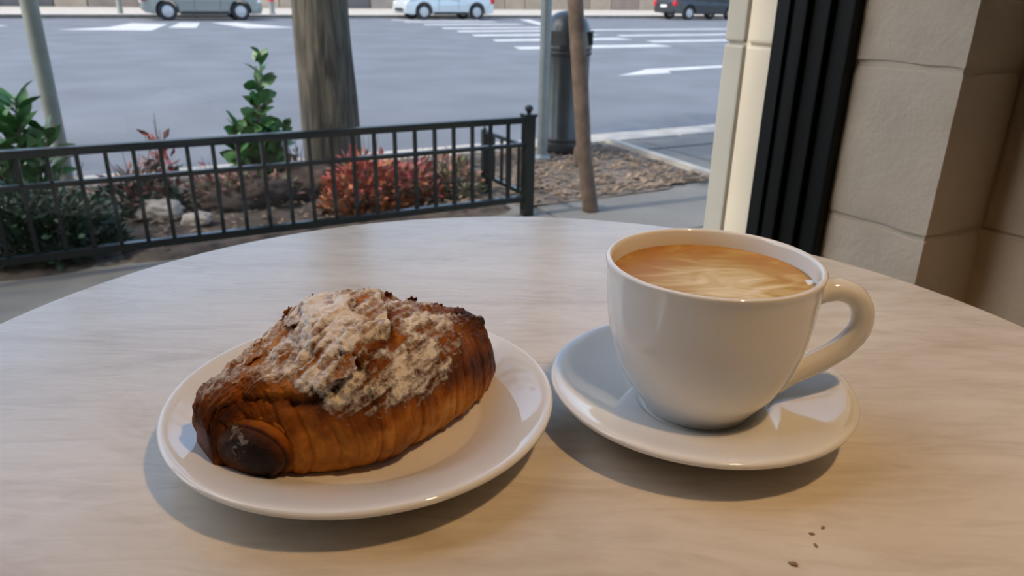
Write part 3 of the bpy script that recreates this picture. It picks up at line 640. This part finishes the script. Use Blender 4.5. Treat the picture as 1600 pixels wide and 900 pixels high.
shrub('leafy_shrub', 'bushy green shrub with long leaves at the left edge, in front of the grey pole', W(-.42, 3.45),
      [(0, 0, .09, 0, .54, 44), (.02, 0, .02, .02, .47, 34), (-.05, 0, -.10, 0, .46, 34), (.04, 0, .17, .03, .40, 26), (-.08, 0, -.25, 0, .42, 26), (.06, -.05, .13, -.08, .32, 22), (-.05, -.06, -.06, -.12, .36, 22), (0, -.05, .03, -.12, .30, 20)], 0, lf2, 5, 1.0, .7)
# fine-leaved bushes: foliage is one mass of small leaves
def bush(name, label, loc, rx, ry, rz, n, size, mats, r, cat='shrub', flat=0.0, twigs=14):
    t = thing(name, label, cat, loc, AZ); rd = random.Random(r); parts = [MB() for _ in mats]
    tw = MB()
    for _ in range(twigs):
        a = rd.uniform(0, 2*PI); e = rd.uniform(.2, 1); tw.tube([(0, 0, 0), (math.cos(a)*rx*.4*e, math.sin(a)*ry*.4*e, rz*.6), (math.cos(a)*rx*.85*e, math.sin(a)*ry*.85*e, rz*rd.uniform(.8, 1.5))], [.0035, .0025, .0012], 5)
    tw.build('twigs', M['twig'], t)
    for _ in range(n):
        while True:
            p = Vector((rd.uniform(-1, 1), rd.uniform(-1, 1), rd.uniform(0, 1)))
            if p.x**2+p.y**2+p.z**2 < 1 and p.length > .35*rd.random(): break
        k = min(len(mats)-1, int((1-p.z+rd.uniform(-.45, .45))*len(mats)*.9)); k = max(0, k)
        c = Vector((p.x*rx, p.y*ry, p.z*rz*(1.0+.35*mn.noise(Vector((p.x*3+r, p.y*3, 0))))+.01)); L = size*rd.uniform(.6, 1.3); w = L*.22
        d = Vector((p.x+rd.uniform(-.6, .6), p.y+rd.uniform(-.6, .6), rd.uniform(-.2, 1.0))).normalized(); s_ = d.cross(Vector((rd.uniform(-1, 1), rd.uniform(-1, 1), 1))).normalized()*w
        nn = d.cross(s_).normalized()*w*.35
        parts[k].add([c, c+d*L*.5+s_+nn, c+d*L, c+d*L*.5-s_+nn, c+d*L*.5], [(0, 4, 1), (1, 4, 2), (2, 4, 3), (3, 4, 0)])
    for q, m_ in zip(parts, mats):
        if q.f: o = q.build('foliage', M[m_], t, fix=False); o['kind'] = 'stuff'
    return t
bush('red_bush', 'bright red low bush right of the thick tree trunk', W(.95, 3.22), .20, .16, .24, 1000, .055, ['red', 'rust', 'rust'], 1)
bush('red_bush', 'dull red low bush in the middle of the fence, beside the bright red one', W(1.20, 3.32), .15, .16, .18, 600, .048, ['red', 'drypink', 'rust'], 2)
bush('dry_bush', 'brownish green low bush near the fence corner post', W(1.42, 3.35), .15, .18, .17, 560, .045, ['drypink', 'drygreen', 'drygreen'], 3)
bush('dark_bush', 'dense dark green low bush behind the fence at the lower left', W(-.33, 3.08), .30, .14, .26, 1700, .05, ['leafdark', 'leafdark'], 4)
bush('dark_bush', 'small dark green bush with red tips between the fence and the rocks', W(.02, 3.55), .17, .13, .20, 700, .05, ['drypink', 'leafdark', 'leafdark'], 5)
bush('red_tipped_plant', 'spindly plant with red leaf tips rising just above the fence rail', W(.14, 3.62), .07, .06, .32, 220, .05, ['drypink', 'red', 'leafdark'], 6, twigs=4)
bush('red_tipped_plant', 'small dry red plant at the foot of the upright green shrub', W(.36, 3.66), .12, .08, .15, 260, .045, ['drypink', 'red', 'drygreen'], 7)
bush('red_tipped_plant', 'small faded red plant close to the left side of the thick trunk', W(.74, 3.72), .09, .08, .18, 220, .045, ['drypink', 'drypink', 'drygreen'], 8)

bush('dry_bush', 'withered brown clump spread over the dark root mound', W(.47, 3.50), .25, .10, .15, 700, .05, ['drypink', 'drygreen', 'twig'], 9, twigs=24)
# trees --------------------------------------------------------------
def tree(name, label, pts, rads, crown_c, cr, n, mat, r, trunk_mat='bark', leafm='leaf', size=.13):
    t = thing(name, label, 'tree', pts[0], 0); o0 = Vector(pts[0])
    mb = MB(); P = [Vector(p)-o0 for p in pts]
    sp_ = []; 
    for i in range(len(P)-1):
        for k in range(8): sp_.append((P[i].lerp(P[i+1], k/8), rads[i]+(rads[i+1]-rads[i])*k/8))
    sp_.append((P[-1], rads[-1])); mb.tube([a for a, _ in sp_], [b_ for _, b_ in sp_], 40)
    for i, v in enumerate(mb.v):
        q = Vector(v); g = mn.noise(Vector((q.x*14, q.y*14, q.z*1.6)))*.012*rads[0]/.14+mn.noise(q*3)*.004*rads[0]/.14; ctr = sp_[min(len(sp_)-1, i//40)][0]; dd = (q-ctr); dd.z = 0
        if dd.length > 1e-5: mb.v[i] = tuple(q+dd.normalized()*g)
    mb.build('trunk', M[trunk_mat], t, smooth='all')
    rd = random.Random(r); lv = MB(); cc = Vector(crown_c)-o0
    br = MB()
    for k in range(9):
        a = k*2.4; e = cc+Vector((math.cos(a)*cr*.7, math.sin(a)*cr*.7, rd.uniform(-.3, .8)*cr)); br.tube([P[-1]-Vector((0, 0, .2)), P[-1].lerp(e, .5)+Vector((0, 0, .2)), e], [rads[-1]*.5, rads[-1]*.3, .012], 7)
    br.build('branches', M[trunk_mat], t)
    for _ in range(n):
        while True:
            p = Vector((rd.uniform(-1, 1), rd.uniform(-1, 1), rd.uniform(-1, 1)))
            if .3 < p.length < 1: break
        c = cc+Vector((p.x*cr, p.y*cr, p.z*cr*.75)); d = Vector((rd.uniform(-1, 1), rd.uniform(-1, 1), rd.uniform(-1, .4))).normalized()*size; s_ = d.cross(Vector((rd.uniform(-1, 1), rd.uniform(-1, 1), 1))).normalized()*size*.35
        lv.add([c, c+d*.5+s_, c+d, c+d*.5-s_], [(0, 1, 2, 3)])
    o = lv.build('crown', M[leafm], t, fix=False); o['kind'] = 'stuff'
    return t
tr = W(.987, 3.93); 
tree('street_tree', 'thick grey-brown street tree trunk rising behind the fence', [tr+Vector((0, 0, -.02)), tr+Vector((0, 0, .10)), tr+Vector((-.005, 0, .9)), tr+Vector((.02, .0, 2.6))], [.175, .150, .140, .125], tr+Vector((.2, .1, 4.4)), 2.1, 2600, 'leaf', 21)
st = W(1.893, 2.79); top_ = W(1.758, 2.79, .92)
tree('slender_tree', 'slender leaning brown tree trunk in front of the trash can', [st+Vector((0, 0, -.01)), st.lerp(top_, .3)+U*-.010, top_, top_+Vector((-.12, .02, 1.6))], [.037, .033, .034, .028], top_+Vector((-.1, .1, 2.7)), 1.0, 900, 'leaf', 22, 'bark2')
lt = W(-4.6, 3.9)
tree('street_tree', 'unseen street tree added outside the frame to the left for shade', [lt, lt+Vector((0, 0, .3)), lt+Vector((.05, 0, 2.4))], [.17, .14, .12], lt+Vector((.1, .1, 4.2)), 2.0, 2400, 'leaf', 23)  # out-of-view tree added so its crown shades the left of the bed

# poles, trash can, stub ------------------------------------------------
def pole(name, label, u, v, r, h, mat, base=None):
    t = thing(name, label, 'pole', W(u, v), AZ)
    MB().lathe([(r, 0), (r, h), (.001, h)], 24).build('shaft', M[mat], t, smooth=True)
    if base: MB().lathe([(base, 0), (base, .025), (r+.01, .04), (r, .045)], 24).build('base_collar', M[mat], t, smooth=True)
    return t
pole('sign_pole', 'thin galvanised steel sign pole just left of the trash can', 2.235, 3.845, .031, 3.0, 'galv', .05)
pole('lamp_pole', 'grey-green street pole at the left edge behind the leafy shrub', -.273, 4.2, .037, 4.0, 'polegreen', .06)
can = thing('trash_can', 'dark domed metal street trash can behind the slender tree', 'trash can', W(2.49, 4.02), AZ); can.scale = (.94, .94, 1.0)
MB().lathe([(.001, .03), (.150, .03), (.156, .045), (.156, .10), (.150, .11), (.150, .60), (.156, .605), (.156, .63)], 48).build('can_body', M['can'], can, smooth=True)
MB().lathe([(.120, 0), (.130, .03), (.12, .035)], 32).build('can_foot', M['candark'], can, smooth=True)
MB().lathe(spline([(.152, .63), (.162, .635), (.160, .66), (.150, .73), (.128, .79), (.09, .83), (.04, .848), (0, .852)], 4), 48).build('dome_lid', M['can'], can, smooth=True)
rb = MB().lathe([(.157, .0), (.160, .004), (.160, .022), (.157, .026)], 48).mesh('band', M['candark'], smooth=True)
for z in (.085, .60): link('band', rb, can, (0, 0, z))
for a in (-2.6, -.6):
    MB().box(-.07, .07, -.006, .006, .67, .75).build('opening_flap', M['candark'], can, (math.cos(a)*.158, math.sin(a)*.158, -.01), a+PI/2)
stub = thing('short_post', 'short dark post stub beside the slender tree', 'post', W(2.33, 3.6), AZ)
MB().lathe([(.026, 0), (.024, .10), (.018, .125), (0, .13)], 14).build('post_body', M['bark2'], stub, smooth=True)
MB().lathe([(.034, 0), (.032, .02), (.026, .025)], 14).build('post_foot', M['candark'], stub, smooth=True)

# cars -------------------------------------------------------------------
def car(name, label, u, v, rot, paint, wb=2.5, length=4.1, hgt=1.55, suv=False):
    t = thing(name, label, 'car', W(u, v, -.15), AZ+rot, None); hw = .86; wr_ = .325; ov = (length-wb)/2; xf, xr = wb/2, -wb/2
    cl = .22 if not suv else .27
    def arch(x0): return [(x0-math.cos(a)*.385, wr_+math.sin(a)*.385) for a in np.linspace(.05, PI-.05, 13)]
    arc_r = arch(xr); arc_f = arch(xf)
    poly = [(-length/2+.05, cl+.06), (xr-.39, cl)] + arc_r + [(xr+.39, cl), (xf-.39, cl)] + arc_f + [(xf+.39, cl), (length/2-.06, cl+.02), (length/2, cl+.22), (length/2-.03, .62), (length/2-.22, .80), (xf-.15, .97), (-length/2+.08, 1.0), (-length/2, .80), (-length/2, .45)]
    mb = MB().prism(poly, -hw, hw); n = len(poly)
    mb.v = [(x, y*(1-.06*max(0, (abs(x)-length*.36)/(length*.14))**2)*(1-.05*max(0, (z-.65)/.35)), z) for x, y, z in mb.v]
    body = mb.build('body', M[paint], t, bevel=.035, seg=2)
    top = [(xf-.25, .96), (xf-.95, hgt-.06), (xf-1.25, hgt), (-length/2+.65, hgt), (-length/2+.32, hgt-.08), (-length/2+.10, .98)]
    g = MB().prism(top, -hw*.93, hw*.93); g.v = [(x, y*(1-.20*max(0, (z-.97)/(hgt-.97))), z) for x, y, z in g.v]; g.build('cabin_glass', M['carglass'], t, bevel=.03)
    rf = MB().prism([(xf-.9, hgt-.07), (xf-1.25, hgt+.012), (-length/2+.62, hgt+.012), (-length/2+.28, hgt-.09)], -hw*.77, hw*.77); rf.build('roof', M[paint], t, bevel=.02)
    for x in (-.15, -length/2+.75):
        for s in (-1, 1):
            MB().add([(x-.05, s*hw*.95, .95), (x+.05, s*hw*.95, .95), (x-.02, s*hw*.76, hgt-.02), (x-.12, s*hw*.76, hgt-.02), (x-.05, s*hw*.90, .95), (x+.05, s*hw*.90, .95), (x-.02, s*hw*.70, hgt-.02), (x-.12, s*hw*.70, hgt-.02)], [(0,1,2,3), (7,6,5,4), (0,4,5,1), (1,5,6,2), (2,6,7,3), (3,7,4,0)]).build('pillar', M[paint], t)
    for s in (-1, 1):
        MB().box(xr+.42, xf-.42, s*hw-.02, s*hw+.012, cl-.01, cl+.10).build('sill_trim', M['trimblack'], t, bevel=.01)
        for x in (-.35, .55): MB().box(x, x+.012, s*hw-.004, s*hw+.003, cl+.15, .93).build('door_seam', M['trimblack'], t)
        MB().box(-.20, -.04, s*hw*.985-.01, s*hw*.985+.025, .82, .85).build('door_handle', M[paint], t)
        MB().box(length/2-.33, length/2-.05, s*(hw-.16)-.12, s*(hw-.16)+.12, .60, .72).build('headlight', M['head'], t, bevel=.03)
        MB().box(-length/2-.02, -length/2+.16, s*(hw-.10)-.10, s*(hw-.10)+.09, .66, .88).build('tail_light', M['tail'], t, bevel=.03)
        MB().box(xf-.55, xf-.38, s*hw*.98, s*(hw+.16), .97, 1.09).build('side_mirror', M[paint], t, bevel=.03)
    MB().box(length/2-.10, length/2+.015, -hw*.55, hw*.55, .34, .46).build('grille', M['trimblack'], t, bevel=.02)
    MB().box(-length/2-.03, -length/2+.12, -hw*.86, hw*.86, .36, .54).build('rear_bumper', M[paint], t, bevel=.03)
    MB().box(-length/2-.045, -length/2, -.24, .24, .58, .70).build('number_plate', M['plateW'], t)
    ty = MB().lathe(spline([(.20, -.10), (.26, -.112), (.30, -.108), (.322, -.085), (.325, 0), (.322, .085), (.30, .108), (.26, .112), (.20, .10)], 2), 28).mesh('tyre', M['rubber'], smooth='all')
    rm = MB().lathe([(0, .085), (.05, .09), (.06, .075), (.19, .06), (.205, .095), (.215, .10), (.215, -.09), (0, -.09)], 28)
    for k in range(5):
        a = k*2*PI/5; c, s_ = math.cos(a), math.sin(a); P = [(.03, -.028), (.20, -.018), (.20, .018), (.03, .028)]
        rm.add([(c*x-s_*y, s_*x+c*y, z) for z in (.06, .096) for x, y in P], [(0,1,2,3), (4,7,6,5), (0,4,5,1), (1,5,6,2), (2,6,7,3), (3,7,4,0)])
    rmm = rm.mesh('rim', M['rim'])
    for x in (xr, xf):
        for s in (-1, 1):
            w = link('tyre', ty, t, (x, s*(hw-.12), wr_)); w.rotation_euler = (-s*PI/2, 0, 0)
            link('rim', rmm, w)
    return t
car('parked_car', 'silver grey hatchback parked across the street, left of the thick tree trunk', 3.45, 31.5, 0, 'silver')
car('parked_car', 'pale silver car across the street facing left, right of the thick tree trunk', 13.35, 31.9, PI, 'palesilver', 2.45, 4.1)
car('parked_car', 'dark car across the street between the slender tree and the cream jamb', 27.4, 31.5, 0, 'darkpaint', 2.7, 4.6, 1.6, True)
car('parked_car', 'dark car farthest right, mostly hidden by the cream jamb', 33.0, 31.5, 0, 'darkpaint', 2.6, 4.4)
# far pole and hydrant
pole('far_pole', 'thin dark pole on the far sidewalk left of the silver grey hatchback', .75, 33.9, .10, 4, 'polegreen')
hy = thing('fire_hydrant', 'small red-topped hydrant on the far sidewalk right of the silver grey hatchback', 'hydrant', W(6.5, 34.2, -.02), AZ)
MB().lathe([(.14, 0), (.14, .05), (.10, .06), (.10, .45), (.13, .46), (.13, .5)], 16).build('hydrant_body', M['galv'], hy, smooth=True)
MB().lathe(spline([(.13, .5), (.12, .6), (.08, .68), (.03, .72), (0, .73)], 3), 16).build('hydrant_cap', M['tail'], hy, smooth=True)

# ================================================================== pendant lamps of the cafe
def pendant(x, y, z, power, label):
    t = thing('pendant_lamp', label, 'lamp', (x, y, 3.3), 0, 'cafe pendant lamps')
    h = 3.3-z
    MB().lathe([(.004, 0), (.004, -h+.14)], 8).build('cord', M['iron'], t)
    MB().lathe([(.05, 0), (.05, -.02), (.001, -.025)], 20).build('ceiling_cap', M['iron'], t)
    MB().lathe(spline([(.02, -h+.16), (.03, -h+.14), (.07, -h+.10), (.105, -h+.04), (.118, -h-.12), (.116, -h-.12), (.103, -h+.038), (.068, -h+.096), (.02, -h+.13)], 4), 40).build('lamp_shade', M['iron'], t, smooth='all')
    bm_, n, l, b = new_mat('lit bulb'); b.inputs['Emission Color'].default_value = (1, .62, .30, 1); b.inputs['Emission Strength'].default_value = 12; b.inputs['Base Color'].default_value = (1, .9, .8, 1)
    MB().lathe(spline([(.012, -h+.11), (.018, -h+.09), (.034, -h+.05), (.030, -h+.022), (0, -h+.01)], 4), 20).build('bulb', bm_, t, smooth='all')
    ld = bpy.data.lights.new('bulb_light', 'POINT'); ld.energy = power; ld.color = (1, .62, .29); ld.shadow_soft_size = .03
    lo = bpy.data.objects.new('bulb_light', ld); sc.collection.objects.link(lo); lo.parent = t; lo.location = (0, 0, -h+.0)
pendant(.33, .10, 1.62, 14.5, 'black cone pendant lamp hanging nearest the table')
pendant(-1.2, -1.6, 2.2, 26, 'black cone pendant lamp hanging farther back in the cafe, left')
pendant(.40, -1.6, 2.2, 30, 'black cone pendant lamp hanging farther back in the cafe, right')
# crumbs standing in for worn chips in the laminate top
cm = plain('speck', (.28, .17, .09), .8)
for i, (cx_, cy_, cr_) in enumerate(((.1250, .2461, .0009), (.1313, .2501, .0008), (.1243, .2392, .0008), (.1113, .2285, .0013))):
    bm = bmesh.new(); bmesh.ops.create_icosphere(bm, subdivisions=2, radius=cr_)
    for w in bm.verts:
        k = 1+.5*mn.noise(w.co*900+Vector((i*7, 0, 0))); w.co = Vector((w.co.x*k*1.5, w.co.y*k*.8, w.co.z*k*.5))
    me = bpy.data.meshes.new('speck'); bm.to_mesh(me); bm.free(); me.materials.append(cm)
    tag(link('speck', me, None, (cx_, cy_, TOP+cr_*.35), i*.9), ('middle one of the tiny brown crumbs in front of the saucer', 'tiny brown crumb closest to the saucer, on the bare table', 'tiny brown crumb just below the middle one in front of the saucer', 'largest brown crumb, lowest of those in front of the saucer')[i], 'speck', 'crumbs in front of the saucer')
bpy.context.view_layer.update()
